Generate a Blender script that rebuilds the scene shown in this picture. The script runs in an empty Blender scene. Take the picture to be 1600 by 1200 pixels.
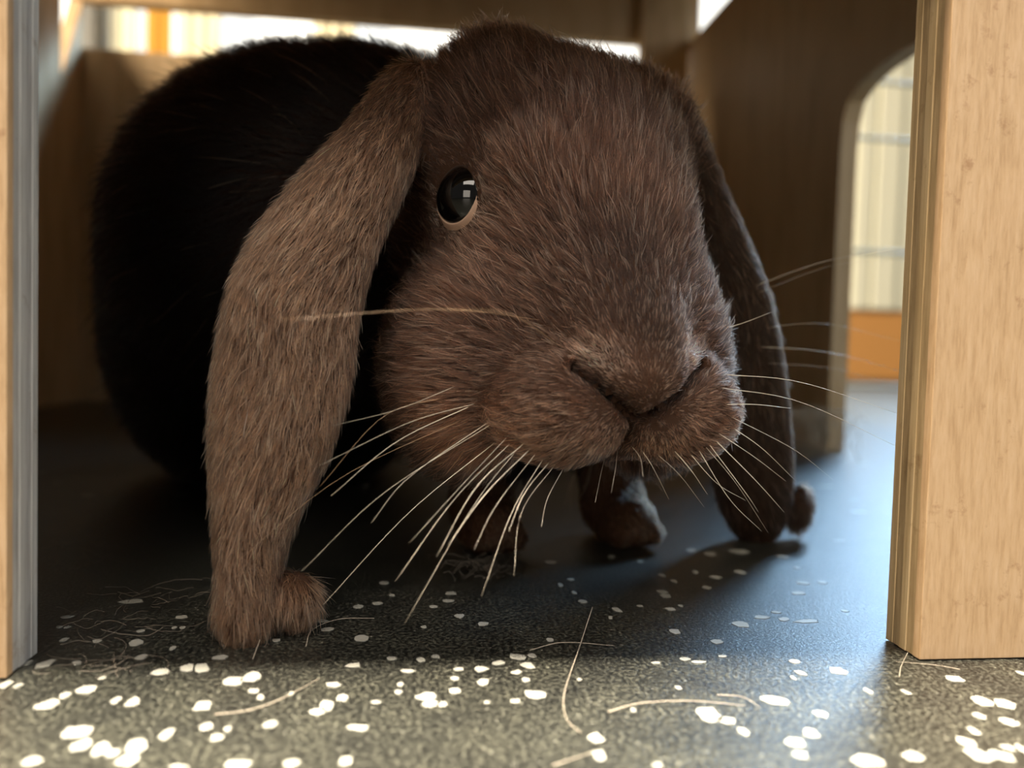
import bpy, bmesh, math, random
import numpy as np
from mathutils import Vector, Matrix

# ------------------------------------------------------------------ camera, world, lights, exposure
SC = bpy.context.scene
COL = SC.collection
FPX = 1250.0                      # focal length in pixels of the 1600 px wide frame
CAM_H, YAW, PITCH, ROLL = 64.3, 0.1218, 0.0428, 0.0282      # mm, radians
cf = np.array([math.sin(YAW)*math.cos(PITCH), math.cos(YAW)*math.cos(PITCH), -math.sin(PITCH)])
r0 = np.array([math.cos(YAW), -math.sin(YAW), 0.0]); u0 = np.cross(r0, cf)
cr = math.cos(ROLL)*r0 + math.sin(ROLL)*u0
cu = math.cos(ROLL)*u0 - math.sin(ROLL)*r0
CAM = np.array([0, 0, CAM_H])

cam_d = bpy.data.cameras.new('camera'); cam = bpy.data.objects.new('camera', cam_d); COL.objects.link(cam)
M = Matrix(((cr[0], cu[0], -cf[0], 0), (cr[1], cu[1], -cf[1], 0), (cr[2], cu[2], -cf[2], CAM_H/1000), (0, 0, 0, 1)))
cam.matrix_world = M
cam_d.sensor_width = 36; cam_d.lens = FPX/1600*36
cam_d.clip_start = 0.005; cam_d.clip_end = 50
cam_d.dof.use_dof = True; cam_d.dof.focus_distance = 0.184; cam_d.dof.aperture_fstop = 8.5
SC.camera = cam

SC.view_settings.view_transform = 'Standard'; SC.view_settings.look = 'None'
SC.view_settings.gamma = 1; SC.view_settings.use_curve_mapping = False
SC.view_settings.exposure = 0.0

wd = bpy.data.worlds.new('room_light'); SC.world = wd; wd.use_nodes = True
wd.node_tree.nodes['Background'].inputs[0].default_value = (1.0, 0.94, 0.86, 1)
wd.node_tree.nodes['Background'].inputs[1].default_value = 0.18

def area_light(name, loc, target, size, power, color, size_y=None):
    l = bpy.data.lights.new(name, 'AREA'); l.energy = power; l.color = color
    l.shape = 'RECTANGLE' if size_y else 'DISK'; l.size = size
    if size_y: l.size_y = size_y
    o = bpy.data.objects.new(name, l); COL.objects.link(o); o.location = loc
    o.rotation_euler = (Vector(target)-Vector(loc)).to_track_quat('-Z', 'Y').to_euler()
    return o
area_light('ceiling_lamp', (0.02, 0.15, 2.35), (0.02, 0.15, 0), 0.22, 88, (1.0, 0.91, 0.74)).data.spread = math.radians(75)
area_light('window_daylight_front', (-0.25, -0.95, 1.72), (0.03, 0.18, 0.07), 1.1, 30, (1.0, 0.90, 0.78), 0.8)
area_light('fill_light_low', (-0.5, -1.5, 0.45), (0.03, 0.18, 0.07), 0.7, 9, (1.0, 0.88, 0.74), 0.7)  # added low fill from the front, no lamp known there
area_light('window_daylight_corner', (1.35, -1.1, 0.95), (0.0, 0.18, 0.07), 0.9, 10, (0.82, 0.91, 1.0), 1.0)
area_light('window_daylight_back', (1.75, 2.38, 1.72), (0.2, 0.4, 0.0), 1.0, 48, (0.40, 0.68, 1.0), 0.7).data.spread = math.radians(95)
area_light('fill_light_side', (-2.0, 0.5, 1.05), (0.2, 0.5, 0.2), 0.9, 220, (1.0, 0.84, 0.62), 0.9)  # added fill to brighten the inside of the right wall

# ------------------------------------------------------------------ helpers
rng = np.random.default_rng(7); random.seed(7)
def at(px, py, z):
    """world point (mm) seen at this place of the frame, z mm in front of the lens"""
    return CAM + (px-800)/FPX*z*cr + (600-py)/FPX*z*cu + z*cf
def on_plane(px, py, axis, val):
    d = (px-800)/FPX*cr + (600-py)/FPX*cu + cf
    return CAM + d*(val-CAM[axis])/d[axis]
def on_floor(px, py): return on_plane(px, py, 2, 0.0)
def V(p): return (float(p[0])/1000, float(p[1])/1000, float(p[2])/1000)

def tag(o, label=None, cat=None, group=None, kind=None):
    if label: o['label'] = label
    if cat: o['category'] = cat
    if group: o['group'] = group
    if kind: o['kind'] = kind
    return o
def empty(name, loc=(0, 0, 0)):
    o = bpy.data.objects.new(name, None); COL.objects.link(o); o.location = V(loc); o.empty_display_size = .02
    return o
def link(name, me, mat, parent=None):
    o = bpy.data.objects.new(name, me); COL.objects.link(o)
    if mat is not None and not me.materials: me.materials.append(mat)
    if parent is not None:
        o.parent = parent; o.matrix_parent_inverse = wm(parent).inverted()
    return o
def wm(o):
    m = Matrix.Translation(o.location)
    if o.parent: m = wm(o.parent) @ o.matrix_parent_inverse @ m
    return m
def bm_obj(name, bm, mat, parent=None, smooth=False):
    me = bpy.data.meshes.new(name); bm.to_mesh(me); bm.free()
    if smooth:
        for p in me.polygons: p.use_smooth = True
    return link(name, me, mat, parent)
def box(name, x0, x1, y0, y1, z0, z1, mat, parent=None, bev=0.6):
    bm = bmesh.new()
    bmesh.ops.create_cube(bm, size=1)
    for v in bm.verts:
        v.co = Vector(V((x0+(v.co.x+.5)*(x1-x0), y0+(v.co.y+.5)*(y1-y0), z0+(v.co.z+.5)*(z1-z0))))
    if bev: bmesh.ops.bevel(bm, geom=bm.edges[:], offset=bev/1000, segments=1, affect='EDGES')
    return bm_obj(name, bm, mat, parent)
def prism(name, pts, axis, a0, a1, mat, parent=None, bev=0.5):
    """outline pts (two coords, mm) extruded along axis from a0 to a1"""
    bm = bmesh.new()
    def mk(p, a):
        c = [0, 0, 0]; o = [i for i in range(3) if i != axis]
        c[o[0]], c[o[1]], c[axis] = p[0], p[1], a
        return bm.verts.new(V(c))
    A = [mk(p, a0) for p in pts]; B = [mk(p, a1) for p in pts]
    bm.faces.new(A); bm.faces.new(B[::-1])
    n = len(pts)
    for i in range(n): bm.faces.new((A[i], B[i], B[(i+1) % n], A[(i+1) % n]))
    bmesh.ops.recalc_face_normals(bm, faces=bm.faces[:])
    return bm_obj(name, bm, mat, parent)
def tube(name, pts, r0_, r1_, mat, parent=None, sides=5, n=14, smooth=True):
    """tapered tube through points (mm), smoothed with Catmull-Rom"""
    P = np.array(pts, float)
    Q = np.vstack([2*P[0]-P[1], P, 2*P[-1]-P[-2]])
    out = []
    for t in np.linspace(0, len(P)-1-1e-6, n):
        i = int(t); f = t-i; a, b, c, d = Q[i:i+4]
        out.append(.5*((2*b)+(-a+c)*f+(2*a-5*b+4*c-d)*f*f+(-a+3*b-3*c+d)*f**3))
    out = np.array(out)
    T = np.gradient(out, axis=0); T /= np.linalg.norm(T, axis=1)[:, None]+1e-9
    ref = np.array([.31, .52, .79]); verts = []; faces = []
    for k in range(n):
        a = np.cross(T[k], ref); a /= np.linalg.norm(a); b = np.cross(T[k], a)
        r = r0_+(r1_-r0_)*(k/(n-1))
        for s in range(sides):
            th = 2*math.pi*s/sides
            verts.append(V(out[k]+r*(math.cos(th)*a+math.sin(th)*b)))
    for k in range(n-1):
        for s in range(sides):
            faces.append((k*sides+s, k*sides+(s+1) % sides, (k+1)*sides+(s+1) % sides, (k+1)*sides+s))
    faces.append(tuple(range(sides))[::-1]); faces.append(tuple((n-1)*sides+s for s in range(sides)))
    me = bpy.data.meshes.new(name); me.from_pydata(verts, [], faces)
    if smooth:
        for p in me.polygons: p.use_smooth = True
    return link(name, me, mat, parent)

# ------------------------------------------------------------------ materials
def mat(name, color=(.5, .5, .5), rough=.6, spec=.5):
    m = bpy.data.materials.new(name); m.use_nodes = True
    b = m.node_tree.nodes['Principled BSDF']
    b.inputs['Base Color'].default_value = (*color, 1); b.inputs['Roughness'].default_value = rough
    b.inputs['Specular IOR Level'].default_value = spec
    return m
def N(m, t, **kw):
    n = m.node_tree.nodes.new(t)
    for k, v in kw.items(): setattr(n, k, v)
    return n
def L(m, a, b): m.node_tree.links.new(a, b)
def ramp(m, stops):
    n = N(m, 'ShaderNodeValToRGB'); e = n.color_ramp.elements
    while len(e) < len(stops): e.new(.5)
    for x, (p, c) in zip(e, stops): x.position = p; x.color = (*c, 1)
    return n
def wood(name, dark, mid, light, grain=(260, 260, 14), rough=.55, blot=True):
    m = mat(name, mid, rough, .3); b = m.node_tree.nodes['Principled BSDF']
    g = N(m, 'ShaderNodeNewGeometry')
    mp = N(m, 'ShaderNodeMapping'); mp.inputs['Scale'].default_value = grain; L(m, g.outputs['Position'], mp.inputs['Vector'])
    n1 = N(m, 'ShaderNodeTexNoise'); n1.inputs['Scale'].default_value = 1; n1.inputs['Detail'].default_value = 7; n1.inputs['Roughness'].default_value = .65
    L(m, mp.outputs[0], n1.inputs['Vector'])
    r = ramp(m, [(.28, dark), (.5, mid), (.75, light)]); L(m, n1.outputs['Fac'], r.inputs[0])
    n2 = N(m, 'ShaderNodeTexNoise'); n2.inputs['Scale'].default_value = 130; n2.inputs['Detail'].default_value = 8; n2.inputs['Roughness'].default_value = .7
    L(m, g.outputs['Position'], n2.inputs['Vector'])
    r2 = ramp(m, [(.30, (.50, .36, .26)), (.40, (1, 1, 1)), (.8, (1.0, .97, .95))]); L(m, n2.outputs['Fac'], r2.inputs[0])
    mx = N(m, 'ShaderNodeMix', data_type='RGBA', blend_type='MULTIPLY'); mx.inputs[0].default_value = .55 if blot else .2
    L(m, r.outputs[0], mx.inputs[6]); L(m, r2.outputs[0], mx.inputs[7]); L(m, mx.outputs[2], b.inputs['Base Color'])
    bp = N(m, 'ShaderNodeBump'); bp.inputs['Strength'].default_value = .35; bp.inputs['Distance'].default_value = .0006
    L(m, n1.outputs['Fac'], bp.inputs['Height']); L(m, bp.outputs[0], b.inputs['Normal'])
    return m
W_face = wood('birch_ply_face', (.46, .29, .15), (.58, .385, .215), (.66, .46, .28), (900, 900, 110))
W_edge_a = wood('ply_edge_long_grain', (.40, .27, .13), (.56, .40, .21), (.68, .52, .31), (700, 700, 30))
W_edge_b = wood('ply_edge_end_grain', (.28, .185, .09), (.43, .30, .155), (.56, .41, .23), (900, 900, 60))
W_grey_a = wood('cool_lit_ply_edge', (.40, .38, .34), (.58, .56, .52), (.72, .70, .66), (700, 700, 30))  # left board's edge plies, greyed in the colour for the cool light on them
W_grey_b = wood('cool_lit_ply_core', (.34, .32, .29), (.50, .48, .45), (.62, .60, .56), (900, 900, 60))
W_in = wood('house_board', (.47, .31, .165), (.63, .44, .25), (.70, .51, .31), (60, 60, 10), .6, False)
W_rail = wood('house_rail', (.52, .34, .17), (.66, .45, .24), (.72, .52, .30), (60, 60, 10), .6, False)

# floor : dark vinyl with a fine grain
m_floor = mat('charcoal_vinyl', (.05, .05, .045), .32, .4)
def _floor():
    m = m_floor; b = m.node_tree.nodes['Principled BSDF']
    g = N(m, 'ShaderNodeNewGeometry')
    a = N(m, 'ShaderNodeTexNoise'); a.inputs['Scale'].default_value = 1150; a.inputs['Detail'].default_value = 4; a.inputs['Roughness'].default_value = .7
    c = N(m, 'ShaderNodeTexVoronoi'); c.inputs['Scale'].default_value = 620
    d = N(m, 'ShaderNodeTexNoise'); d.inputs['Scale'].default_value = 90; d.inputs['Detail'].default_value = 5
    for n in (a, c, d): L(m, g.outputs['Position'], n.inputs['Vector'])
    r = ramp(m, [(.40, (.003, .003, .0028)), (.50, (.0155, .0153, .013)), (.60, (.072, .070, .056))]); L(m, a.outputs['Fac'], r.inputs[0])
    r2 = ramp(m, [(.0, (.22, .215, .18)), (.12, (.085, .082, .07)), (.22, (.0, .0, .0))]); L(m, c.outputs['Distance'], r2.inputs[0])
    r3 = ramp(m, [(.35, (.72, .72, .72)), (.65, (1.15, 1.14, 1.08))]); L(m, d.outputs['Fac'], r3.inputs[0])
    vn = N(m, 'ShaderNodeMath', operation='GREATER_THAN'); vn.inputs[1].default_value = .62
    L(m, c.outputs['Color'], vn.inputs[0])
    ml = N(m, 'ShaderNodeMix', data_type='RGBA', blend_type='ADD'); L(m, vn.outputs[0], ml.inputs[0])
    L(m, r.outputs[0], ml.inputs[6]); L(m, r2.outputs[0], ml.inputs[7])
    mm = N(m, 'ShaderNodeMix', data_type='RGBA', blend_type='MULTIPLY'); mm.inputs[0].default_value = 1
    L(m, ml.outputs[2], mm.inputs[6]); L(m, r3.outputs[0], mm.inputs[7]); L(m, mm.outputs[2], b.inputs['Base Color'])
    bp = N(m, 'ShaderNodeBump'); bp.inputs['Strength'].default_value = .6; bp.inputs['Distance'].default_value = .00028
    L(m, a.outputs['Fac'], bp.inputs['Height']); L(m, bp.outputs[0], b.inputs['Normal'])
_floor()
m_fleck = mat('white_vinyl_fleck', (.30, .29, .25), .45, .4)

# ------------------------------------------------------------------ floor and room
bm = bmesh.new()
vs = [bm.verts.new(v) for v in ((-3.2, -2.0, 0), (3.2, -2.0, 0), (3.2, 2.7, 0), (-3.2, 2.7, 0))]; bm.faces.new(vs)
floor = bm_obj('floor', bm, m_floor); tag(floor, 'charcoal vinyl floor scattered with irregular white flecks', kind='structure')

FLECKS = """105 964 18 5;93 980 10 4;105 980 11 4;284 964 18 5;272 981 10 4;285 981 10 4;205 940 36 7;220 986 14 5;100 1000 12 6;151 1002 14 6;212 1005 26 12;
221 1027 20 8;270 1013 10 7;250 1050 28 12;346 1027 27 7;353 1009 10 4;70 1038 22 15;43 1036 12 10;120 1036 15 8;8 1070 19 14;28 1072 11 10;136 1077 36 15;102 1087 17 12;
75 1102 37 17;181 1095 14 12;208 1098 22 17;292 1044 24 13;315 1045 26 15;365 1065 36 17;393 1058 34 17;396 1080 20 9;407 1090 12 9;316 1104 27 17;322 1136 22 14;339 1153 19 12;
355 1140 12 9;422 1133 25 12;497 1112 30 13;512 1103 24 18;520 1070 26 9;535 1091 22 12;559 1138 40 11;120 1145 55 24;126 1165 30 20;260 1148 18 20;212 1168 30 25;158 1171 28 22;
176 1177 22 15;197 1189 37 21;50 1190 30 17;372 1195 45 14;455 1194 28 12;540 1190 25 15;281 1199 35 6;565 997 25 12;500 970 24 5;512 983 22 6;431 1001 14 6;552 1040 26 8;590 943 20 5;
561 948 18 6;600 911 16 5;700 939 21 5;705 927 18 5;612 930 12 4;677 948 14 4;718 963 17 7;755 975 18 7;662 980 11 5;612 1029 16 6;657 1031 14 9;681 1026 14 6;717 1046 20 7;752 1046 25 9;
780 1036 22 8;710 1061 15 8;755 1066 22 13;711 1080 24 9;637 1049 24 8;626 1070 13 8;623 1082 15 7;667 1089 34 14;672 1100 29 14;692 1101 17 10;587 1097 18 6;860 1000 14 6;808 1027 32 11;
831 1025 14 7;825 1040 23 12;807 1051 17 8;821 1063 15 8;835 1086 37 14;806 1096 18 7;931 1154 26 18;937 1181 24 20;1027 1196 20 8;1108 1118 40 24;1136 1126 34 13;1210 1095 46 16;
1282 1116 26 13;1267 1146 25 18;1242 1161 37 18;1250 1180 26 14;1162 1144 17 14;1359 1190 58 22;1427 1183 36 20;1310 1049 31 13;1252 1052 18 11;1240 1060 9 8;1242 1034 22 7;1070 1030 18 6;
1092 1035 26 5;1025 1036 16 5;1129 1026 14 4;1120 1003 20 7;1055 987 18 8;1157 976 26 10;1190 965 26 6;1225 968 22 6;1260 971 46 5;1212 957 16 4;1247 927 24 5;1285 910 18 5;1255 911 20 5;
1104 918 18 6;1035 925 16 6;1040 931 18 6;1118 902 20 6;1157 894 20 6;910 940 15 6;876 914 9 6;897 926 8 5;964 953 14 8;954 965 8 6;1048 952 18 5;1064 947 8 4;1000 947 11 3;1222 870 22 6;
1155 862 30 9;1110 865 20 5;1081 860 18 5;1087 894 10 5;1054 908 9 6;1034 899 9 5;1000 877 10 4;956 870 10 4;860 878 20 4;892 905 12 4;1356 1080 13 10;1416 1082 11 10;1492 1061 28 13;
1533 1096 34 19;1570 1100 36 18;1530 1119 20 13;1575 1128 30 16;1522 1143 17 14;1510 1160 33 18;1529 1180 40 28;1565 1182 36 22;1575 1169 22 12;1595 1170 14 18;1595 1052 14 10;1320 955 14 4;
1245 887 10 5;1290 760 26 3;1340 800 30 3;1310 845 24 3;1350 725 30 2;760 1098 10 6;905 1062 8 5;990 1110 9 7;1060 1075 10 6;455 1085 9 6;160 1060 10 6"""
def add_fleck(cx, cy, rx, ry):
    n = random.randint(7, 10); ph = random.random()*6.28; ang = random.uniform(-.25, .25)
    e = random.uniform(.75, 1.0)
    pts = []
    for k in range(n):
        th = ph+2*math.pi*k/n+random.uniform(-.2, .2); rr = random.uniform(.72, 1.12)
        c, s = math.cos(th), math.sin(th)
        c = math.copysign(abs(c)**e, c); s = math.copysign(abs(s)**e, s)
        x, y = rx*rr*c, ry*rr*s
        pts.append((cx+x*math.cos(ang)-y*math.sin(ang), cy+x*math.sin(ang)+y*math.cos(ang)))
    return prism('fleck', pts, 2, 0.0, 0.10, m_fleck, floor)
for row in FLECKS.replace('\n', '').split(';'):
    px, py, w, h = map(float, row.split())
    p = on_floor(px, py); z = float((p-CAM)@cf)
    q0, q1 = on_floor(px, py-h/2), on_floor(px, min(py+h/2, 1260))
    add_fleck(p[0], (q0[1]+q1[1])/2, w*z/FPX/2, max(.4, abs(q0[1]-q1[1])/2))
for k in range(110):          # the flooring goes on the same way all around
    while True:
        x, y = random.uniform(-260, 340), random.uniform(-60, 420)
        q = np.array([x, y, 0])-CAM; zz = q@cf
        inview = zz > 20 and abs(FPX*(q@cr)/zz) < 800 and FPX*-(q@cu)/zz < 610 and zz < 300
        if not inview: break
    s = random.uniform(.8, 2.4); add_fleck(x, y, s*random.uniform(.8, 1.6), s)

m_wall = mat('white_wall', (.74, .73, .68), .8, .2)
m_cream = mat('cream_panel', (.88, .86, .68), .6, .3)
m_base = mat('orange_brown_baseboard', (.62, .30, .09), .5, .4)
m_day = mat('daylight_pane', (.9, .95, 1), .5)
def emis(m, c, s):
    b = m.node_tree.nodes['Principled BSDF']; b.inputs['Emission Color'].default_value = (*c, 1); b.inputs['Emission Strength'].default_value = s
emis(m_day, (.92, .95, .96), .9)
m_frame = mat('white_window_frame', (.8, .8, .77), .5)
YB = 2600
wall = box('wall_back', -3200, 3200, YB, YB+60, 0, 2600, m_wall, None, 0); tag(wall, 'white far wall behind the wooden house', kind='structure')
bb = box('baseboard_back', -3200, 3200, YB-16, YB, 0, 230, m_base, None, 2); tag(bb, 'orange brown baseboard along the far wall', kind='structure')
w1 = empty('window_1', (-150, YB, 0)); tag(w1, 'bright far window with white frame seen over the back board', kind='structure')
box('pane', -1500, 1050, YB-12, YB-6, 820, 2150, m_day, w1, 0)
for x in (-1540, -250, 1050): box('frame', x, x+40, YB-40, YB-2, 790, 2190, m_frame, w1, 2)
for z in (780, 2150): box('frame', -1540, 1090, YB-42, YB-2, z, z+40, m_frame, w1, 2)

m_day2 = mat('bright_sky_pane', (.8, .9, 1), .5); emis(m_day2, (.50, .74, 1.0), 12.0)
w2 = empty('window_2', (1750, YB, 0)); tag(w2, 'bluish bright window above the cream ribbed panel', kind='structure')
box('pane', 1180, 2500, YB-12, YB-6, 1290, 2200, m_day2, w2, 0)
for x in (1140, 1820, 2500): box('frame', x, x+40, YB-40, YB-2, 1250, 2240, m_frame, w2, 2)
for z in (1245, 2200): box('frame', 1140, 2540, YB-42, YB-2, z, z+40, m_frame, w2, 2)

# cream ribbed panelling seen through the arch
pn = empty('ribbed_panel', (1650, YB-30, 235)); tag(pn, 'pale cream upright ribbed panel beyond the arched side opening', 'panel')
xs = 1130
while xs < 2500:
    wd_ = random.choice((70, 95, 120))
    box('rib_board', xs, xs+wd_-10, YB-34-random.choice((0, 14)), YB-17, 235, 1190, m_cream, pn, 5); xs += wd_
# wire pen in front of it
m_wire = mat('grey_wire', (.13, .15, .14), .5)
pen = empty('wire_pen_panel', (1100, 1500, 0)); tag(pen, 'grey wire pen fence standing beyond the arched opening', 'pen fence')
for z in (12, 278, 500, 610): tube('cross_wire', [(640, 1500, z), (1100, 1500, z), (1500, 1500, z)], 4.5, 4.5, m_wire, pen, 6, 3)
for k in range(3): tube('upright_wire', [(660+k*400, 1506, 0), (660+k*400, 1506, 320), (660+k*400, 1506, 615)], 2.6, 2.6, m_wire, pen, 6, 3)

# things standing before the far window, seen through the slot over the back board
m_yel = mat('yellow_orange_cloth', (.62, .33, .05), .8); m_grey = mat('dark_grey_casing', (.16, .155, .14), .6)
m_crm2 = mat('cream_cloth', (.85, .78, .58), .8)
def curtain(name, px0, px1, y, z0, z1, m, lab, cat, waves):
    a = on_plane(px0, 55, 1, y)[0]; b = on_plane(px1, 55, 1, y)[0]
    n = waves*8; vs = []; fs = []
    for j, z in enumerate((z0, z1)):
        for s in (0, 5):
            for i in range(n+1):
                vs.append(V((a+(b-a)*i/n, y+s+9*math.sin(i/8*2*math.pi), z)))
    k = n+1
    for i in range(n):
        fs += [(i, i+1, 2*k+i+1, 2*k+i), (k+i+1, k+i, 3*k+i, 3*k+i+1), (2*k+i, 2*k+i+1, 3*k+i+1, 3*k+i), (i+1, i, k+i, k+i+1)]
    fs += [(0, 2*k, 3*k, k), (n, k+n, 3*k+n, 2*k+n)]
    me = bpy.data.meshes.new(name); me.from_pydata(vs, [], fs)
    for p in me.polygons: p.use_smooth = True
    return tag(link(name, me, m), lab, cat)
YC = 2480
curtain('curtain', 228, 268, YC, 200, 2200, m_yel, 'yellow orange curtain strip hanging before the far window', 'curtain', 2)
curtain('curtain', 276, 345, YC, 200, 2200, m_crm2, 'cream curtain hanging beside the yellow strip at the far window', 'curtain', 3)
curtain('curtain', 172, 212, YC, 200, 2200, m_cream, 'pale curtain hanging between the dark box and yellow strip', 'curtain', 2)
curtain('curtain', 488, 556, YC, 200, 2200, m_crm2, 'cream orange curtain above the back of the rabbit', 'curtain', 3)
a = on_plane(138, 55, 1, YC)[0]; b = on_plane(165, 55, 1, YC)[0]
cab = empty('tall_cabinet', ((a+b)/2, YC, 0)); tag(cab, 'dark grey narrow cabinet at the far window, seen through the slot', 'cabinet')
box('body', a-30, b, YC-60, YC+40, 0, 1400, m_grey, cab, 4); box('door', a-26, b-4, YC-72, YC-61, 40, 1390, m_grey, cab, 3)
box('handle', a+10, a+16, YC-84, YC-73, 620, 760, m_wire, cab, 1)

# ------------------------------------------------------------------ wooden house
YF, T = 157.1, 12.5
XL, XR = -74.4, 109.0
XW, YBK, HT = 286.6, 854.4, 401.2
XLW = float(on_plane(128, 85, 1, YBK)[0])
ZROOF = 470
house = empty('rabbit_house', (100, 500, 0))
tag(house, 'plywood rabbit house with arched side opening around the brown rabbit', 'rabbit house')
def ply_panel(x0, x1, z0, z1, faces, inner):
    f = empty('front_panel', ((x0+x1)/2, YF, z0)); f.parent = house; f.matrix_parent_inverse = wm(house).inverted()
    n = 5
    for k in range(n):
        a, b = YF+T*k/n, YF+T*(k+1)/n
        dx = (0, .16, -.04, .13, .03)[k]
        xx0, xx1 = (x0+dx, x1) if inner == 'l' else (x0, x1-dx) if inner == 'r' else (x0, x1)
        box('ply_layer', xx0, xx1, a, b, z0, z1, faces[k % len(faces)], f, .12)
    return f
fr = ply_panel(XR, 360, .3, ZROOF-1, (W_face, W_edge_b, W_edge_a, W_edge_b, W_edge_a), 'l')
fl = ply_panel(XLW-T, XL, .3, ZROOF-1, (W_face, W_grey_b, W_grey_a, W_grey_b, W_grey_a), 'r')
ply_panel(XL+.2, XR-.2, 151, ZROOF-1, (W_face, W_edge_b, W_edge_a, W_edge_b, W_edge_a), '')  # unseen lintel, lower edge set low to shade the rabbit's crown and back
# right side board with an arched opening (outline in y, z)
yJ = 524.7
y_near = 215
arch = [(y_near, 0), (y_near, 190)]
zt = float(on_plane(1446, 62, 0, XW)[2])
ctr = []
for px, py in ((1440, 62), (1400, 84), (1372, 104), (1345, 128), (1324, 158), (1310, 195), (1303, 235)):
    p = on_plane(px, py, 0, XW); ctr.append((min(float(p[1]), 524.7-1.5*(6-len(ctr))), float(p[2])))
y_top = ctr[0][0]
arch += [(y_near+14, 224), (y_near+42, ctr[0][1]+2)] + ctr + [(yJ, ctr[-1][1]-22), (yJ, 0)]
sp = [(YF+T, .3)] + [(y, max(z, .3)) for y, z in arch] + [(YBK, .3), (YBK, HT), (YF+T, HT)]
prism('side_panel', sp, 0, XW, XW+T, W_in, house)
# left side board: its top dips towards the slot
p1 = on_plane(96, 118, 0, XLW); p2 = on_plane(93, 20, 0, XLW)
yl = float(p1[1])
lp = [(YF+T, .3), (YBK, .3), (YBK, HT-4), (yl, float(p1[2])), (yl-1, ZROOF-1), (YF+T, ZROOF-1)]
prism('side_panel', lp, 0, XLW-T, XLW, W_in, house)
# back board, rail above the slot, corner posts, roof
zb = float(on_plane(300, 86, 1, YBK)[2]); zr = float(on_plane(500, 27, 1, YBK)[2])
xpost = float(on_plane(997, 60, 1, YBK)[0])
box('back_panel', XLW-T, XW+T, YBK, YBK+T, .3, zb, W_in, house)
box('top_rail', XLW-T, XW+T, YBK+1, YBK+T+4, zr, ZROOF-1, W_rail, house)
box('corner_post', xpost, XW-4, YBK-16, YBK-.2, .3, ZROOF-1, W_rail, house)
box('roof', XLW-T-8, 372, YF-2, YBK+T+14, ZROOF, ZROOF+T, W_in, house)

# ------------------------------------------------------------------ rabbit body as one blended surface
NOSE = at(1000, 600, 171)
HY = math.radians(17)
Fh = math.sin(HY)*cr - math.cos(HY)*cf; Fh[2] = 0; Fh /= np.linalg.norm(Fh)       # where the head points
Lh = np.array([-Fh[1], Fh[0], 0.0])
if Lh@cr < 0: Lh = -Lh                                                             # towards the far ear
UP = np.array([0, 0, 1.0])
def H(a, l, v): return NOSE - a*Fh + l*Lh + v*UP

def ell(P, c, r, ax=None):
    d = P-c
    if ax is not None: d = d@np.array(ax).T
    r = np.array(r, float)
    k0 = np.sqrt(((d/r)**2).sum(1)); k1 = np.sqrt(((d/(r*r))**2).sum(1))+1e-9
    return k0*(k0-1)/k1
def capsule(P, a, b, ra, rb):
    ab = b-a; t = np.clip(((P-a)@ab)/(ab@ab), 0, 1)
    return np.linalg.norm(P-(a+t[:, None]*ab), axis=1)-(ra+(rb-ra)*t)
def smin(a, b, k):
    h = np.maximum(k-np.abs(a-b), 0)/k
    return np.minimum(a, b)-h*h*k*.25
HEADAX = (-Fh, Lh, UP)
def headell(P, a, l, v, ra, rl, rv, tilt=0):
    if tilt:
        c, s = math.cos(tilt), math.sin(tilt)
        A = (c*-Fh+s*UP, Lh, -s*-Fh+c*UP)
    else: A = HEADAX
    return ell(P, H(a, l, v), (ra, rl, rv), A)

def chain(rows): 
    c = np.array([at(x, y, z) for x, y, z, w, t in rows]); 
    w = np.array([w*z/FPX for x, y, z, w, t in rows]); t = np.array([r[4] for r in rows], float)
    k = np.arange(len(rows)); u = np.linspace(0, len(rows)-1, 3*(len(rows)-1)+1)
    def cat(A):
        A = np.asarray(A, float); A = A[:, None] if A.ndim == 1 else A
        Q = np.vstack([2*A[:1]-A[1:2], A, 2*A[-1:]-A[-2:-1]]); i = np.minimum(u.astype(int), len(rows)-2); f = (u-i)[:, None]
        a, b, c_, d = Q[i], Q[i+1], Q[i+2], Q[i+3]
        return .5*((2*b)+(-a+c_)*f+(2*a-5*b+4*c_-d)*f*f+(-a+3*b-3*c_+d)*f**3)
    return cat(c), cat(w)[:, 0], cat(t)[:, 0]
EAR_N = chain([(640, 150, 205, 40, 9), (592, 235, 192, 56, 8), (518, 345, 184, 76, 8), (465, 455, 180, 92, 8), (444, 570, 178, 97, 7.5), (424, 680, 177, 86, 7.5),
               (403, 780, 176, 60, 7), (391, 870, 175, 41, 7), (386, 940, 174.5, 36, 7), (388, 978, 174, 29, 6)])
EAR_F = chain([(1040, 190, 222, 40, 9), (1080, 280, 230, 36, 8), (1118, 380, 238, 40, 7), (1148, 480, 247, 50, 7), (1160, 580, 256, 58, 6.5), (1170, 680, 265, 60, 6.5),
               (1178, 760, 273, 54, 6.5), (1184, 815, 279, 36, 6)])
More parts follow.
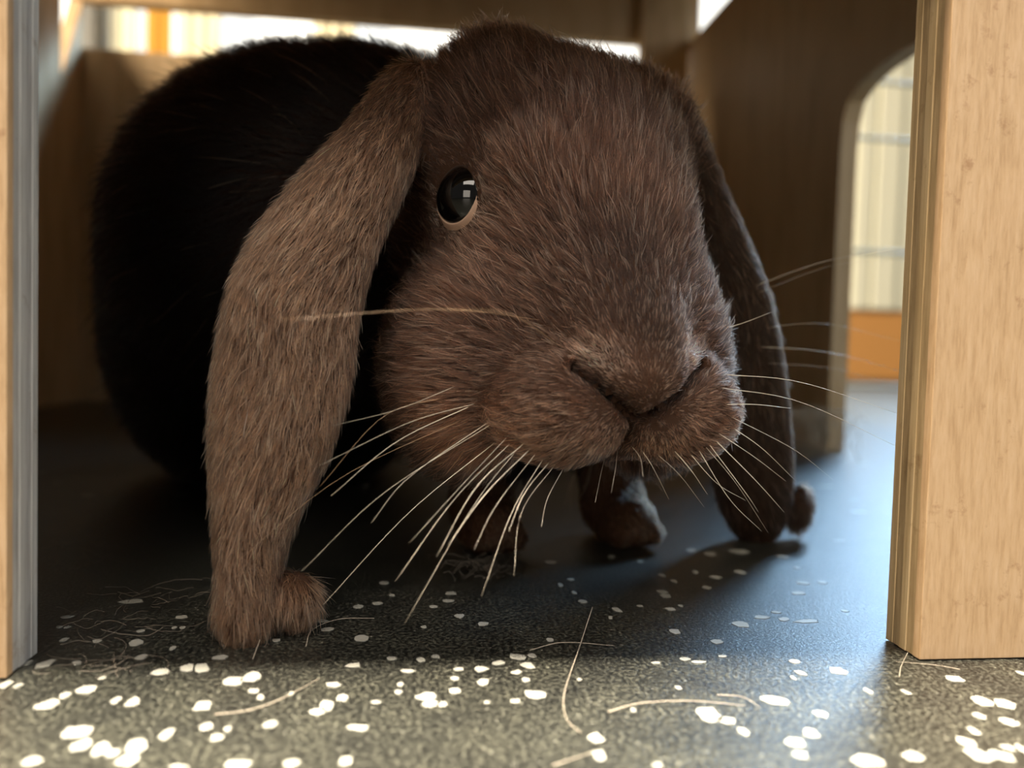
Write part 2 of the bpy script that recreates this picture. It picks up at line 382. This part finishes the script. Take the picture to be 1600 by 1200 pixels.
def ear(P, E, info=False):
    C, Wd, Th = E; best = None
    for i in range(len(C)-1):
        a, b = C[i], C[i+1]; ab = b-a; L_ = np.linalg.norm(ab); tn = ab/L_
        t = np.clip(((P-a)@ab)/(L_*L_), 0, 1); o = P-(a+t[:, None]*ab)
        wdir = np.cross(tn, cf); wdir /= np.linalg.norm(wdir); nd = np.cross(wdir, tn)
        rw = Wd[i]+(Wd[i+1]-Wd[i])*t; rt = Th[i]+(Th[i+1]-Th[i])*t
        ow, on_, ot = o@wdir, o@nd, o@tn
        q = np.sqrt((ow/rw)**2+(on_/rt)**2+(ot/rw)**2)
        q1 = np.sqrt((ow/rw**2)**2+(on_/rt**2)**2+(ot/rw**2)**2)+1e-6
        d = q*(q-1)/q1
        d = np.where(q < .05, -np.minimum(rw, rt), d)
        if best is None: best = d; T_ = np.repeat(tn[None], len(P), 0)
        else:
            if info: T_ = np.where((d < best)[:, None], tn, T_)
            best = smin(best, d, 3)
    return (best, T_) if info else best

EYE_N = -.80*Lh+.55*Fh+.10*UP; EYE_N /= np.linalg.norm(EYE_N)
EYE = None

def seg2(l, v, a, b):
    a = np.array(a, float); b = np.array(b, float); ab = b-a
    p = np.stack([l, v], 1)-a; t = np.clip((p@ab)/(ab@ab), 0, 1)
    return np.linalg.norm(p-t[:, None]*ab, axis=1)
def head(P):
    d = headell(P, 54, -3, 45, 39, 36, 39)
    d = smin(d, headell(P, 33, 0, 24, 24, 27, 36, -.5), 14)
    d = smin(d, headell(P, 14, 0, 8, 15, 14, 19, -.35), 12)
    for s in (-1, 1):
        d = smin(d, headell(P, 40, 22 if s > 0 else -28, 2, 26, 18 if s > 0 else 20, 27), 12)
        d = smin(d, headell(P, 10, 13.5*s, -6.2, 12.5, 15.5, 12.5), 7)
        if s < 0: d = smin(d, headell(P, 28, -21, 49, 10, 6, 6), 9)
    d = smin(d, headell(P, 24, 0, -12, 11, 13, 7), 6)
    d = smin(d, headell(P, 1.0, 0, .5, 7.5, 10, 8), 4)
    d = smin(d, headell(P, 7, 0, 9, 10, 10, 11, -.4), 6)
    d = smin(d, capsule(P, H(52, -20, 72), H(48, -33, 60), 15, 10), 12)
    d = smin(d, capsule(P, H(52, 20, 67), H(50, 27, 55), 14, 10), 12)
    q = P-NOSE; l = q@Lh; v = q@UP; a = -(q@Fh)
    fr_ = np.exp(-np.maximum(a-9, 0)**2/18)
    g = 5.0*np.exp(-(np.minimum(seg2(l, v, (-13.5, 2.5), (-1, -7)), seg2(l, v, (18, 4), (1, -7)))/1.5)**2)
    g = np.maximum(g, 4.5*np.exp(-(seg2(l, v, (0, -7), (0, -17))/1.5)**2))
    d = d+g*fr_
    return d
_z = np.arange(160, 215, .1); _P = np.array([at(717, 306, z) for z in _z]); _k = int(np.argmax(head(_P) < 0))
EYE = _P[_k]-EYE_N*4.2
EYE2_N = EYE_N-2*(EYE_N@Lh)*Lh; _m = EYE-2*((EYE-NOSE)@Lh)*Lh-Fh*7         # the far eye, on the other side of the head
_t = np.arange(25, -20, -.1); _P = _m+_t[:, None]*EYE2_N; EYE2 = _P[int(np.argmax(head(_P) < 0))]-EYE2_N*4.2
def body(P):
    d = ell(P, at(490, 398, 345), (75, 108, 76))
    d = smin(d, ell(P, at(440, 560, 395), (70, 92, 66)), 40)
    d = smin(d, ell(P, at(650, 352, 285), (50, 58, 48)), 40)
    d = smin(d, ell(P, at(800, 500, 268), (46, 40, 48)), 30)
    return d
def legs(P):
    d = None
    for (x0, y0, x1, z) in ((770, 590, 752, 268), (925, 600, 955, 280)):
        top = at(x0, y0, z+6); p = on_floor(x1, 815); k = at(x1, 790, z)
        foot = np.array([k[0], k[1], 9.0]); toe = foot+Fh*15
        e = smin(capsule(P, top, foot+np.array([0, 0, 8]), 16, 10), capsule(P, foot, toe, 9.5, 8.5), 8)
        for s in (-1, 0, 1):
            b = toe+Lh*s*5.5+np.array([0, 0, -3.5]); e = smin(e, capsule(P, b-Fh*4, b+Fh*5, 4.6, 4.0), 2.2)
        d = e if d is None else np.minimum(d, e)
    return d
KNOB_N = at(460, 936, 179); KNOB_F = at(1246, 792, 283)
def parts(P):
    en = smin(ear(P, EAR_N), ell(P, KNOB_N, (5.5, 5.5, 6.0)), 3.5)
    ef = smin(ear(P, EAR_F), ell(P, KNOB_F, (4, 5, 8)), 4)
    return head(P), en, ef, body(P), legs(P)
def sdf(P):
    h, en, ef, b, g = parts(P)
    d = smin(h, b, 22); d = smin(d, g, 10); d = smin(d, en, 3.5); d = smin(d, ef, 3.5)
    return np.maximum(d, .4-P[:, 2])

def surface_nets(f, lo, hi, h):
    lo = np.array(lo, float); n = [int(math.ceil((hi[i]-lo[i])/h/4))*4+1 for i in range(3)]
    ax = [lo[i]+h*np.arange(n[i]) for i in range(3)]
    cs = [a[::4] for a in ax]
    G = np.stack(np.meshgrid(*cs, indexing='ij'), -1).reshape(-1, 3)
    cv = f(G).reshape([len(c) for c in cs])
    big = np.repeat(np.repeat(np.repeat(cv, 4, 0), 4, 1), 4, 2)[:n[0], :n[1], :n[2]]
    near = np.abs(cv) < h*10
    nm = np.zeros_like(near)
    for dx in (0, 1):
        for dy in (0, 1):
            for dz in (0, 1):
                nm |= np.roll(near, (dx, dy, dz), (0, 1, 2))
    nm |= near
    m = np.repeat(np.repeat(np.repeat(nm, 4, 0), 4, 1), 4, 2)[:n[0], :n[1], :n[2]]
    idx = np.argwhere(m); val = big.copy()
    pts = lo+idx*h
    out = np.empty(len(pts))
    for s in range(0, len(pts), 400000): out[s:s+400000] = f(pts[s:s+400000])
    val[m] = out
    ins = val < 0
    cnt = np.zeros([k-1 for k in n], int); acc = np.zeros([k-1 for k in n]+[3]); num = np.zeros([k-1 for k in n])
    for dx in (0, 1):
        for dy in (0, 1):
            for dz in (0, 1):
                cnt += ins[dx:n[0]-1+dx, dy:n[1]-1+dy, dz:n[2]-1+dz]
    act = (cnt > 0) & (cnt < 8); ci = np.argwhere(act)
    vid = -np.ones(act.shape, int); vid[act] = np.arange(len(ci))
    pos = np.zeros((len(ci), 3)); w = np.zeros(len(ci))
    cor = [(x, y, z) for x in (0, 1) for y in (0, 1) for z in (0, 1)]
    for a in cor:
        for b in cor:
            if a < b and sum(abs(np.array(a)-b)) == 1:
                va = val[ci[:, 0]+a[0], ci[:, 1]+a[1], ci[:, 2]+a[2]]; vb = val[ci[:, 0]+b[0], ci[:, 1]+b[1], ci[:, 2]+b[2]]
                x = (va < 0) != (vb < 0); t = np.where(x, va/(va-vb+1e-12), 0)
                pos += np.where(x[:, None], np.array(a)+t[:, None]*(np.array(b)-np.array(a)), 0); w += x
    verts = lo+(ci+pos/np.maximum(w, 1)[:, None])*h
    quads = []
    for axn in range(3):
        o1, o2 = [(1, 2), (2, 0), (0, 1)][axn]
        s0 = [slice(None)]*3; s1 = [slice(None)]*3; s0[axn] = slice(0, -1); s1[axn] = slice(1, None)
        A, B = ins[tuple(s0)], ins[tuple(s1)]
        e = np.argwhere(A != B); flip = A[tuple(e.T)]
        ok = (e[:, o1] > 0) & (e[:, o2] > 0) & (e[:, o1] < n[o1]-1) & (e[:, o2] < n[o2]-1); e = e[ok]; flip = flip[ok]
        def c(d1, d2):
            k = e.copy(); k[:, o1] -= d1; k[:, o2] -= d2; return vid[tuple(k.T)]
        q = np.stack([c(1, 1), c(0, 1), c(0, 0), c(1, 0)], 1)
        q[~flip] = q[~flip][:, ::-1]; quads.append(q)
    return verts, np.vstack(quads)
def grad(P, e=.4):
    g = np.empty_like(P)
    for i in range(3):
        d = np.zeros(3); d[i] = e; g[:, i] = sdf(P+d)-sdf(P-d)
    return g/(np.linalg.norm(g, axis=1)[:, None]+1e-9)
verts, quads = surface_nets(sdf, (-200, 115, -3), (150, 530, 215), 1.8)
nrm = grad(verts); verts = verts-np.clip(sdf(verts), -1.2, 1.2)[:, None]*nrm*.9
m_skin = mat('brown_underfur', (.040, .020, .012), .9, .1)
rabbit = empty('rabbit', (float(verts[:, 0].mean()), 300, 0))
tag(rabbit, 'chocolate brown lop-eared rabbit crouching inside the wooden house', 'rabbit')
me = bpy.data.meshes.new('body'); me.from_pydata((verts/1000).tolist(), [], quads.tolist())
for p in me.polygons: p.use_smooth = True
body_o = link('body', me, m_skin, rabbit)

# ------------------------------------------------------------------ fur
def make_fur():
    tri = np.vstack([quads[:, [0, 1, 2]], quads[:, [0, 2, 3]]])
    A, B, C = verts[tri[:, 0]], verts[tri[:, 1]], verts[tri[:, 2]]
    cr_ = np.cross(B-A, C-A); area = np.linalg.norm(cr_, axis=1)/2
    ctr = (A+B+C)/3
    D = np.stack(parts(ctr), 1); lab = D.argmin(1)                 # 0 head 1 near ear 2 far ear 3 body 4 legs
    nf = cr_/(2*area[:, None]+1e-9)
    toc = CAM-ctr; toc /= np.linalg.norm(toc, axis=1)[:, None]
    facing = (nf*toc).sum(1)
    dens = np.array([5.2, 6.5, 7.0, .85, 5.0])[lab]                # strands per mm2
    q = ctr-NOSE; a_ = -(q@Fh)
    dens = np.where((lab == 0) & (a_ < 24), 8.5, dens); dens = np.where(np.linalg.norm(q, axis=1) < 17, 17, dens)
    dens = np.where(facing < -.35, dens*.12, dens)
    dens = np.where(ctr[:, 2] < 1.0, 0, dens)
    dens = np.where((lab == 3) & (ctr[:, 1] > 430), dens*.35, dens)
    cnt = rng.poisson(area*dens)
    ti = np.repeat(np.arange(len(tri)), cnt); n = len(ti)
    u, v = rng.random(n), rng.random(n); f = u+v > 1; u[f] = 1-u[f]; v[f] = 1-v[f]
    P = A[ti]+u[:, None]*(B-A)[ti]+v[:, None]*(C-A)[ti]
    _e = P-EYE; _pl = _e-(_e@EYE_N)[:, None]*EYE_N; keep = (np.linalg.norm(_pl, axis=1) > 6.7) | (np.linalg.norm(_e, axis=1) > 14)
    _e = P-EYE2; _pl = _e-(_e@EYE2_N)[:, None]*EYE2_N; keep &= (np.linalg.norm(_pl, axis=1) > 6.7) | (np.linalg.norm(_e, axis=1) > 14)
    P = P[keep]; lb = lab[ti][keep]; n = len(P)
    Nn = grad(P)
    q = P-NOSE; a = -(q@Fh); l = q@Lh; vv = q@UP
    # combing direction
    Dr = P-(NOSE+Fh*3-UP*2)
    Dr = Dr/(np.linalg.norm(Dr, axis=1)[:, None]+1e-6)
    cheek = np.clip((a-12)/25, 0, 1)*np.clip((10-vv)/30, 0, 1)
    Dr = Dr-UP*(.55*cheek)[:, None]
    for k, E in ((1, EAR_N), (2, EAR_F)):
        mk = lb == k
        if mk.any():
            T_ = ear(P[mk], E, True)[1]; Dr[mk] = T_
    mk = lb == 3; Dr[mk] = (-Fh*.75+np.array([-.25, .35, -.35]))
    mk = lb == 4; Dr[mk] = Fh*np.clip((24-P[mk][:, 2:3])/14, 0, 1)*1.2+np.array([0, 0, -1.0])*np.clip(P[mk][:, 2:3]/20, .15, 1)
    def wav(P, wl, seed):
        r = np.random.default_rng(seed); o = np.zeros((len(P), 3))
        for i in range(3):
            for k in range(3):
                kv = r.normal(size=3); kv *= 2*math.pi/wl*r.uniform(.6, 1.5)/np.linalg.norm(kv)
                o[:, i] += np.sin(P@kv+r.uniform(0, 6.3))
        return o/1.7
    clump = np.array([1.0, .5, .5, 1.0, .8])[lb]
    Dr = Dr+wav(P, 30, 1)*.12+wav(P, 4.0, 2)*(.22*clump)[:, None]+rng.normal(size=(n, 3))*.15
    Dr -= (Dr*Nn).sum(1)[:, None]*Nn; Dr /= np.linalg.norm(Dr, axis=1)[:, None]+1e-6
    # lengths, lift
    ln = np.array([8.5, 5.5, 5.5, 15, 3.0])[lb]
    hm = lb == 0
    dn = np.linalg.norm(q+np.array([0, 0, 2]), axis=1)
    ln = np.where(hm, np.interp(dn, [0, 10, 16, 26, 42, 62, 90], [1.0, 1.5, 2.6, 4.2, 8.0, 9.5, 9]), ln)
    de = np.minimum(np.linalg.norm(P-EYE, axis=1), np.linalg.norm(P-EYE2, axis=1)); ln = np.where(hm, ln*np.interp(de, [8.2, 11, 22], [.16, .3, 1]), ln)
    ln *= rng.uniform(.6, 1.15, n)
    long_ = rng.random(n) < np.array([.10, .10, .06, .05, .05])[lb]; ln = np.where(long_, ln*1.3, ln)
    lift = np.array([.42, .30, .30, .5, .3])[lb]; lift = np.where(hm & (dn < 16), .55, lift)
    lift = np.where(hm & (vv > 55), .62, lift)*rng.uniform(.6, 1.4, n)
    K = 5; t = np.linspace(0, 1, K)
    X = np.empty((n, K, 3))
    bend = rng.normal(size=(n, 3))*.10
    for i, s in enumerate(t):
        dd = Dr*s + Nn*(lift*(s-.45*s*s))[:, None]+bend*(s*s)
        X[:, i] = P-Nn*.25+dd*ln[:, None]
    # neighbouring strands gather into pointed locks
    from mathutils import kdtree
    amt = np.array([.62, .42, .3, .4, .35])[lb]; amt = np.where(hm & (dn < 20), .35, amt)
    gi = np.flatnonzero(rng.random(n) < np.array([.07, .08, .06, .05, .06])[lb])
    kd = kdtree.KDTree(len(gi))
    for k_, p_ in enumerate(P[gi].tolist()): kd.insert(p_, k_)
    kd.balance()
    own = gi[np.fromiter((kd.find(p_)[1] for p_ in P.tolist()), int, n)]
    same = (lb[own] == lb) & (np.linalg.norm(P[own]-P, axis=1) < 3.5)
    for i, s in enumerate(t):
        w_ = (amt*same*s**1.4*rng.uniform(.7, 1.1, n))[:, None]
        X[:, i] = X[:, i]*(1-w_)+X[own, i]*w_
    X[:, :, 2] = np.maximum(X[:, :, 2], .25)
    # radius
    rr = np.array([.052, .052, .06, .10, .06])[lb]*rng.uniform(.7, 1.25, n)
    rr = np.where(long_, rr*1.6, rr)
    R = rr[:, None]*np.array([1, 1, .9, .62, .12])[None]
    # coat colour, with light on the near ear and shade on the body put in
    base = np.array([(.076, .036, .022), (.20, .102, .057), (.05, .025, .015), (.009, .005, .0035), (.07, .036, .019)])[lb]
    nose_w = np.exp(-(dn/15)**2)
    lip = np.exp(-((np.abs(vv+12)/9)**2))*(a < 26)*hm
    base = base*(1+(1.3*lip)[:, None]*np.array([1.0, .85, .7]))*(1+.45*(cheek*hm))[:, None]
    bridge = np.exp(-(l/13)**2)*np.clip((vv-3)/6, 0, 1)*np.clip((42-vv)/12, 0, 1)*hm
    base = base*(1-.58*bridge)[:, None]  # darker down the nose bridge
    nos = np.exp(-(np.minimum(np.hypot(l+9.5, vv-4.5), np.hypot(l-15, vv-7))/4.4)**2)*hm*(a < 18)
    base = base+nos[:, None]*np.array([.42, .21, .14])
    ring = np.exp(-((de-8.2)/2.6)**2)*((P-EYE)@UP < 3)*hm
    base = base+ring[:, None]*np.array([.5, .33, .24])
    slit = np.minimum(np.minimum(seg2(l, vv, (-13.5, 2.5), (-1, -7)), seg2(l, vv, (18, 4), (1, -7))), seg2(l, vv, (0, -7), (0, -16)))
    base = base*(1-.85*np.exp(-(slit/1.9)**2)*hm*(a < 16))[:, None]  # nostril and mouth creases: their shade deepened in the colour
    var = np.exp(rng.normal(size=n)*.45)
    pale = long_ & (rng.random(n) < np.array([.75, .8, .5, .1, .5])[lb])
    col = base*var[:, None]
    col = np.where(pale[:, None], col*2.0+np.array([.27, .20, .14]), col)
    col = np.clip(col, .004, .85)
    cv = bpy.data.hair_curves.new('fur'); cv.add_curves([K]*n)
    cv.attributes['position'].data.foreach_set('vector', (X/1000).astype(np.float32).ravel())
    ra = cv.attributes.get('radius') or cv.attributes.new('radius', 'FLOAT', 'POINT')
    ra.data.foreach_set('value', (R/1000).astype(np.float32).ravel())
    ca = cv.attributes.new('coat_and_light', 'FLOAT_COLOR', 'CURVE')
    ca.data.foreach_set('color', np.hstack([col, np.ones((n, 1))]).astype(np.float32).ravel())
    m = bpy.data.materials.new('rabbit_fur'); m.use_nodes = True
    nt = m.node_tree; nt.nodes.remove(nt.nodes['Principled BSDF'])
    h = N(m, 'ShaderNodeBsdfHairPrincipled'); h.parametrization = 'COLOR'
    at_ = N(m, 'ShaderNodeAttribute'); at_.attribute_name = 'coat_and_light'
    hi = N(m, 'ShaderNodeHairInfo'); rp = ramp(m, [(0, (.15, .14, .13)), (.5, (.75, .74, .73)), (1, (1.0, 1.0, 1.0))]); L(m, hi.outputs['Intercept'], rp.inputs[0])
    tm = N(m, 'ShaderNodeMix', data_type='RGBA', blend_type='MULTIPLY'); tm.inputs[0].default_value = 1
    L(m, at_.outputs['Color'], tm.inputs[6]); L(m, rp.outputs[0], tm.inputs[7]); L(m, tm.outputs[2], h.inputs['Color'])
    h.inputs['IOR'].default_value = 1.33; h.inputs['Roughness'].default_value = .42; h.inputs['Radial Roughness'].default_value = .55
    h.inputs['Coat'].default_value = 0.0
    L(m, h.outputs[0], nt.nodes['Material Output'].inputs['Surface'])
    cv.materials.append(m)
    o = bpy.data.objects.new('fur', cv); COL.objects.link(o); o.parent = rabbit; o.matrix_parent_inverse = wm(rabbit).inverted()
    tag(o, kind='stuff'); o['label'] = 'short dense chocolate brown fur'
    print('strands', n, np.bincount(lb))
make_fur()

# ------------------------------------------------------------------ eye
m_eye = mat('dark_eye', (.0012, .001, .001), .03, .45)
m_lid = mat('pale_eyelid', (.38, .25, .18), .6, .3); m_lid2 = mat('dark_eyelid', (.03, .018, .013), .6, .3)
for e_ in (EYE, EYE2):
    bm = bmesh.new(); bmesh.ops.create_uvsphere(bm, u_segments=40, v_segments=24, radius=.0083)
    for v in bm.verts: v.co = v.co+Vector(V(e_))
    tag(bm_obj('eye', bm, m_eye, rabbit, True), 'glossy black eye')
def lid(name, t0, t1, mat_, EYE=EYE, EYE_N=EYE_N):
    s_ = np.cross(UP, EYE_N); s_ /= np.linalg.norm(s_); w_ = np.cross(EYE_N, s_)
    prof = ((0, 4.3), (.0, 5.1), (.25, 5.25), (.5, 5.1), (.9, 4.5), (1.6, 3.4), (2.8, 1.2)); A_ = 40; vs, fs = [], []
    for i in range(A_+1):
        th = t0+(t1-t0)*i/A_; c, sn = math.cos(th), math.sin(th)
        k = 1.0 if sn < 0 else .85
        for dr, hh in prof:
            e = math.hypot(5.5*c, 6.1*sn)
            vs.append(V(EYE+s_*(6.0*c+dr*k*c)+w_*(6.7*sn+dr*k*sn)+EYE_N*(hh-(.25 if dr < .1 else 0)*abs(sn))))
    n = len(prof)
    for i in range(A_):
        for j in range(n-1): fs.append((i*n+j, i*n+j+1, (i+1)*n+j+1, (i+1)*n+j))
    me = bpy.data.meshes.new(name); me.from_pydata(vs, [], fs)
    for p in me.polygons: p.use_smooth = True
    return link(name, me, mat_, rabbit)
tag(lid('eyelid', math.pi*.90, math.pi*2.16, m_lid), 'pale tan lower rim of the eye')
tag(lid('eyelid', math.pi*.16, math.pi*.90, m_lid2), 'dark brown upper rim of the eye')
tag(lid('eyelid', math.pi*.84, math.pi*2.10, m_lid, EYE2, EYE2_N), 'pale tan lower rim of the eye')
tag(lid('eyelid', math.pi*.10, math.pi*.84, m_lid2, EYE2, EYE2_N), 'dark brown upper rim of the eye')

# ------------------------------------------------------------------ whiskers
m_whisk = mat('pale_whisker', (.78, .68, .54), .35, .5)
m_whisk2 = mat('brown_whisker', (.42, .27, .16), .4, .5)
def zsurf(px, py, lo=140, hi=330):
    zs = np.arange(lo, hi, .5); P = np.array([at(px, py, z) for z in zs]); d = sdf(P)
    k = np.argmax(d < .2); return zs[k] if (d < .2).any() else None
WL = [((745, 630), (640, 660), (500, 727)), ((740, 632), (620, 690), (517, 775)), ((735, 650), (530, 748), (363, 884)), ((770, 655), (640, 745), (580, 817)),
      ((772, 660), (600, 770), (472, 892)), ((775, 690), (640, 800), (505, 945)), ((795, 680), (720, 760), (640, 848)), ((800, 690), (710, 780), (618, 908)),
      ((810, 700), (740, 790), (632, 975)), ((830, 700), (760, 770), (700, 852)), ((840, 705), (775, 790), (740, 860)), ((850, 715), (800, 800), (752, 932)),
      ((868, 725), (815, 800), (803, 900)), ((880, 732), (855, 780), (846, 822)), ((900, 735), (892, 770), (893, 805)), ((822, 690), (745, 760), (682, 870)),
      ((845, 500), (690, 483), (440, 500)), ((880, 545), (800, 492), (700, 484)), ((720, 600), (620, 640), (520, 665)), ((860, 720), (820, 770), (795, 830)),
      ((700, 620), (600, 650), (500, 760))]
WR = [((1140, 462), (1290, 408), (1425, 387)), ((1150, 472), (1300, 415), (1425, 407)), ((1125, 515), (1160, 505), (1205, 488)), ((1140, 522), (1280, 505), (1410, 534)),
      ((1150, 540), (1290, 550), (1412, 581)), ((1140, 565), (1290, 574), (1410, 602)), ((1130, 585), (1250, 597), (1400, 645)), ((1120, 605), (1250, 628), (1400, 697)),
      ((1130, 632), (1180, 632), (1235, 638)), ((1140, 650), (1240, 702), (1300, 748)), ((1140, 665), (1190, 700), (1240, 748)), ((1120, 675), (1180, 715), (1228, 752)),
      ((1115, 685), (1180, 750), (1225, 800)), ((1100, 695), (1150, 755), (1200, 832)), ((1090, 700), (1140, 780), (1190, 830)), ((1075, 705), (1120, 755), (1165, 782)),
      ((1050, 700), (1080, 735), (1105, 772)), ((1015, 700), (1060, 740), (1100, 792)), ((1105, 690), (1165, 770), (1185, 800)), ((1000, 700), (1020, 730), (1045, 780))]
CH = [((965, 700), (962, 730), (955, 770)), ((945, 715), (938, 745), (930, 785)), ((985, 695), (1000, 715), (1005, 745)), ((925, 722), (915, 760), (900, 790)), ((905, 728), (890, 760), (884, 790))]
for k, (p0, p1, p2) in enumerate(WL+WR+CH):
    z = zsurf(*p0) or 178.0
    right = len(WL) <= k < len(WL)+len(WR)
    if right: z1, z2 = z+2, z+8
    else: z1, z2 = z-8, z-14
    if k in (16, 17): z1, z2 = z-26, z-44
    z2 = min(z2, 64/((max(p2[1], 560)-545)/FPX)*.96) if p2[1] > 700 else z2
    thick = (.085, .125, .06, .10)[k % 4] if k < len(WL)+len(WR) else .07
    if k in (16, 17): thick = .06
    tube('whisker', [at(*p0, z+.8), at(*p1, z1), at(*p2, z2)], thick*.8, thick*.28, m_whisk if k not in (2, 16, 17, 20) else m_whisk2, rabbit, 5, 12)

# ------------------------------------------------------------------ shed hair on the floor
m_hair = mat('shed_hair', (.48, .41, .32), .6, .3); m_tuft = mat('shed_underfur', (.20, .165, .13), .7, .2)
def hair(name, pts, r, lab, cat='hair', group=None):
    P = []
    for x, y, h in pts:
        p = on_floor(x, y).copy(); p[2] = h
        P.append(p)
    return tag(tube(name, P, r*.6, r*.3, m_hair, None, 4, 26), lab, cat, group)
hair('shed_hair', [(925, 968, 3.0), (905, 1020, 1.2), (882, 1085, .4), (885, 1125, .3), (908, 1148, .3)], .17, 'curved pale hair standing on the floor below the muzzle')
hair('shed_hair', [(950, 1115, .3), (1000, 1103, .5), (1080, 1100, .6), (1165, 1105, .3)], .17, 'long pale hair lying on the floor beside a large white fleck')
hair('shed_hair', [(1120, 1088, .3), (1160, 1093, .5), (1188, 1108, .3)], .13, 'short pale hair curling past the tip of a larger fleck')
hair('shed_hair', [(335, 1119, .3), (390, 1113, .4), (440, 1095, .4), (500, 1062, .3)], .17, 'pale wavy hair on the floor left of the middle flecks')
hair('shed_hair', [(395, 1032, .3), (408, 1008, 2.0), (425, 975, 5.0)], .13, 'fine hair leaning against the foot of the near ear')
hair('shed_hair', [(478, 1012, .3), (488, 988, .6), (530, 972, .7), (585, 968, .3)], .13, 'fine hair beside the near ear tip in the shade')
hair('shed_hair', [(828, 1018, .3), (880, 1008, .6), (960, 1011, .3)], .12, 'fine hair lying along the edge of the shade')
hair('shed_hair', [(862, 1200, .3), (890, 1192, .5), (930, 1177, .3)], .15, 'pale hair at the bottom edge beneath two white flecks')
hair('shed_hair', [(1405, 1060, .3), (1408, 1045, .6), (1418, 1030, 1.5)], .12, 'fine hair caught at the foot of the tan front board')
hair('shed_hair', [(1500, 1048, .3), (1455, 1042, .5), (1400, 1036, .3)], .12, 'fine hair lying along the base of the tan front board')
def tuft(px, py, n, size, hgt, lab, seed, m=None):
    """a loose tangle of shed hairs: one thing, all hairs in one mesh"""
    r = np.random.default_rng(seed); c = on_floor(px, py)
    vs, fs = [], []
    for k in range(n):
        a0 = r.uniform(0, 6.28); rad = r.uniform(.3, 1)*size; cur = r.uniform(-2.6, 2.6); st = c+np.array([*(r.normal(size=2)*size*.45), 0])
        pts = []; ph = r.uniform(0, 3)
        p = st.copy(); ang = a0
        for i in range(12):
            pts.append(np.array([p[0], p[1], .25+hgt*.5*abs(math.sin(ph+i*.16))*r.uniform(.8, 1.0)]))
            p = p+np.array([math.cos(ang), math.sin(ang), 0])*rad/7; ang += cur/9
        pts = np.array(pts); w = r.uniform(.02, .05)*(3.2 if m else 1)
        for i, q in enumerate(pts):
            d = pts[min(i+1, 11)]-pts[max(i-1, 0)]; d /= np.linalg.norm(d)+1e-9
            s = np.cross(d, UP); s /= np.linalg.norm(s)+1e-9; u_ = np.cross(s, d)
            b = len(vs)
            vs += [V(q+s*w), V(q-s*w*.5+u_*w*.87), V(q-s*w*.5-u_*w*.87)]
            if i:
                for j in range(3): fs.append((b-3+j, b-3+(j+1) % 3, b+(j+1) % 3, b+j))
    me = bpy.data.meshes.new('fur_tuft'); me.from_pydata(vs, [], fs)
    return tag(link('fur_tuft', me, m or m_tuft), lab, 'fur tuft', 'loose tufts of shed fur on the floor')
tuft(745, 895, 45, 10, 9, 'tangled tuft of shed fur under the rabbit chin', 1)
tuft(175, 985, 16, 10, 4, 'sparse tuft of shed fur in the shade by the grey board', 2)
tuft(250, 940, 14, 13, 4, 'sparse tuft of shed fur between grey board and near ear', 3)
tuft(110, 870, 20, 16, 6, 'faint tuft of shed fur deep in the shade by the grey board', 4)
tuft(150, 1040, 14, 9, 1.5, 'flat tuft of shed fur on the lit floor by the grey board', 5)
tuft(1262, 718, 110, 22, 70, 'pale fluff of shed fur at the foot of the arched opening', 6, m_hair)
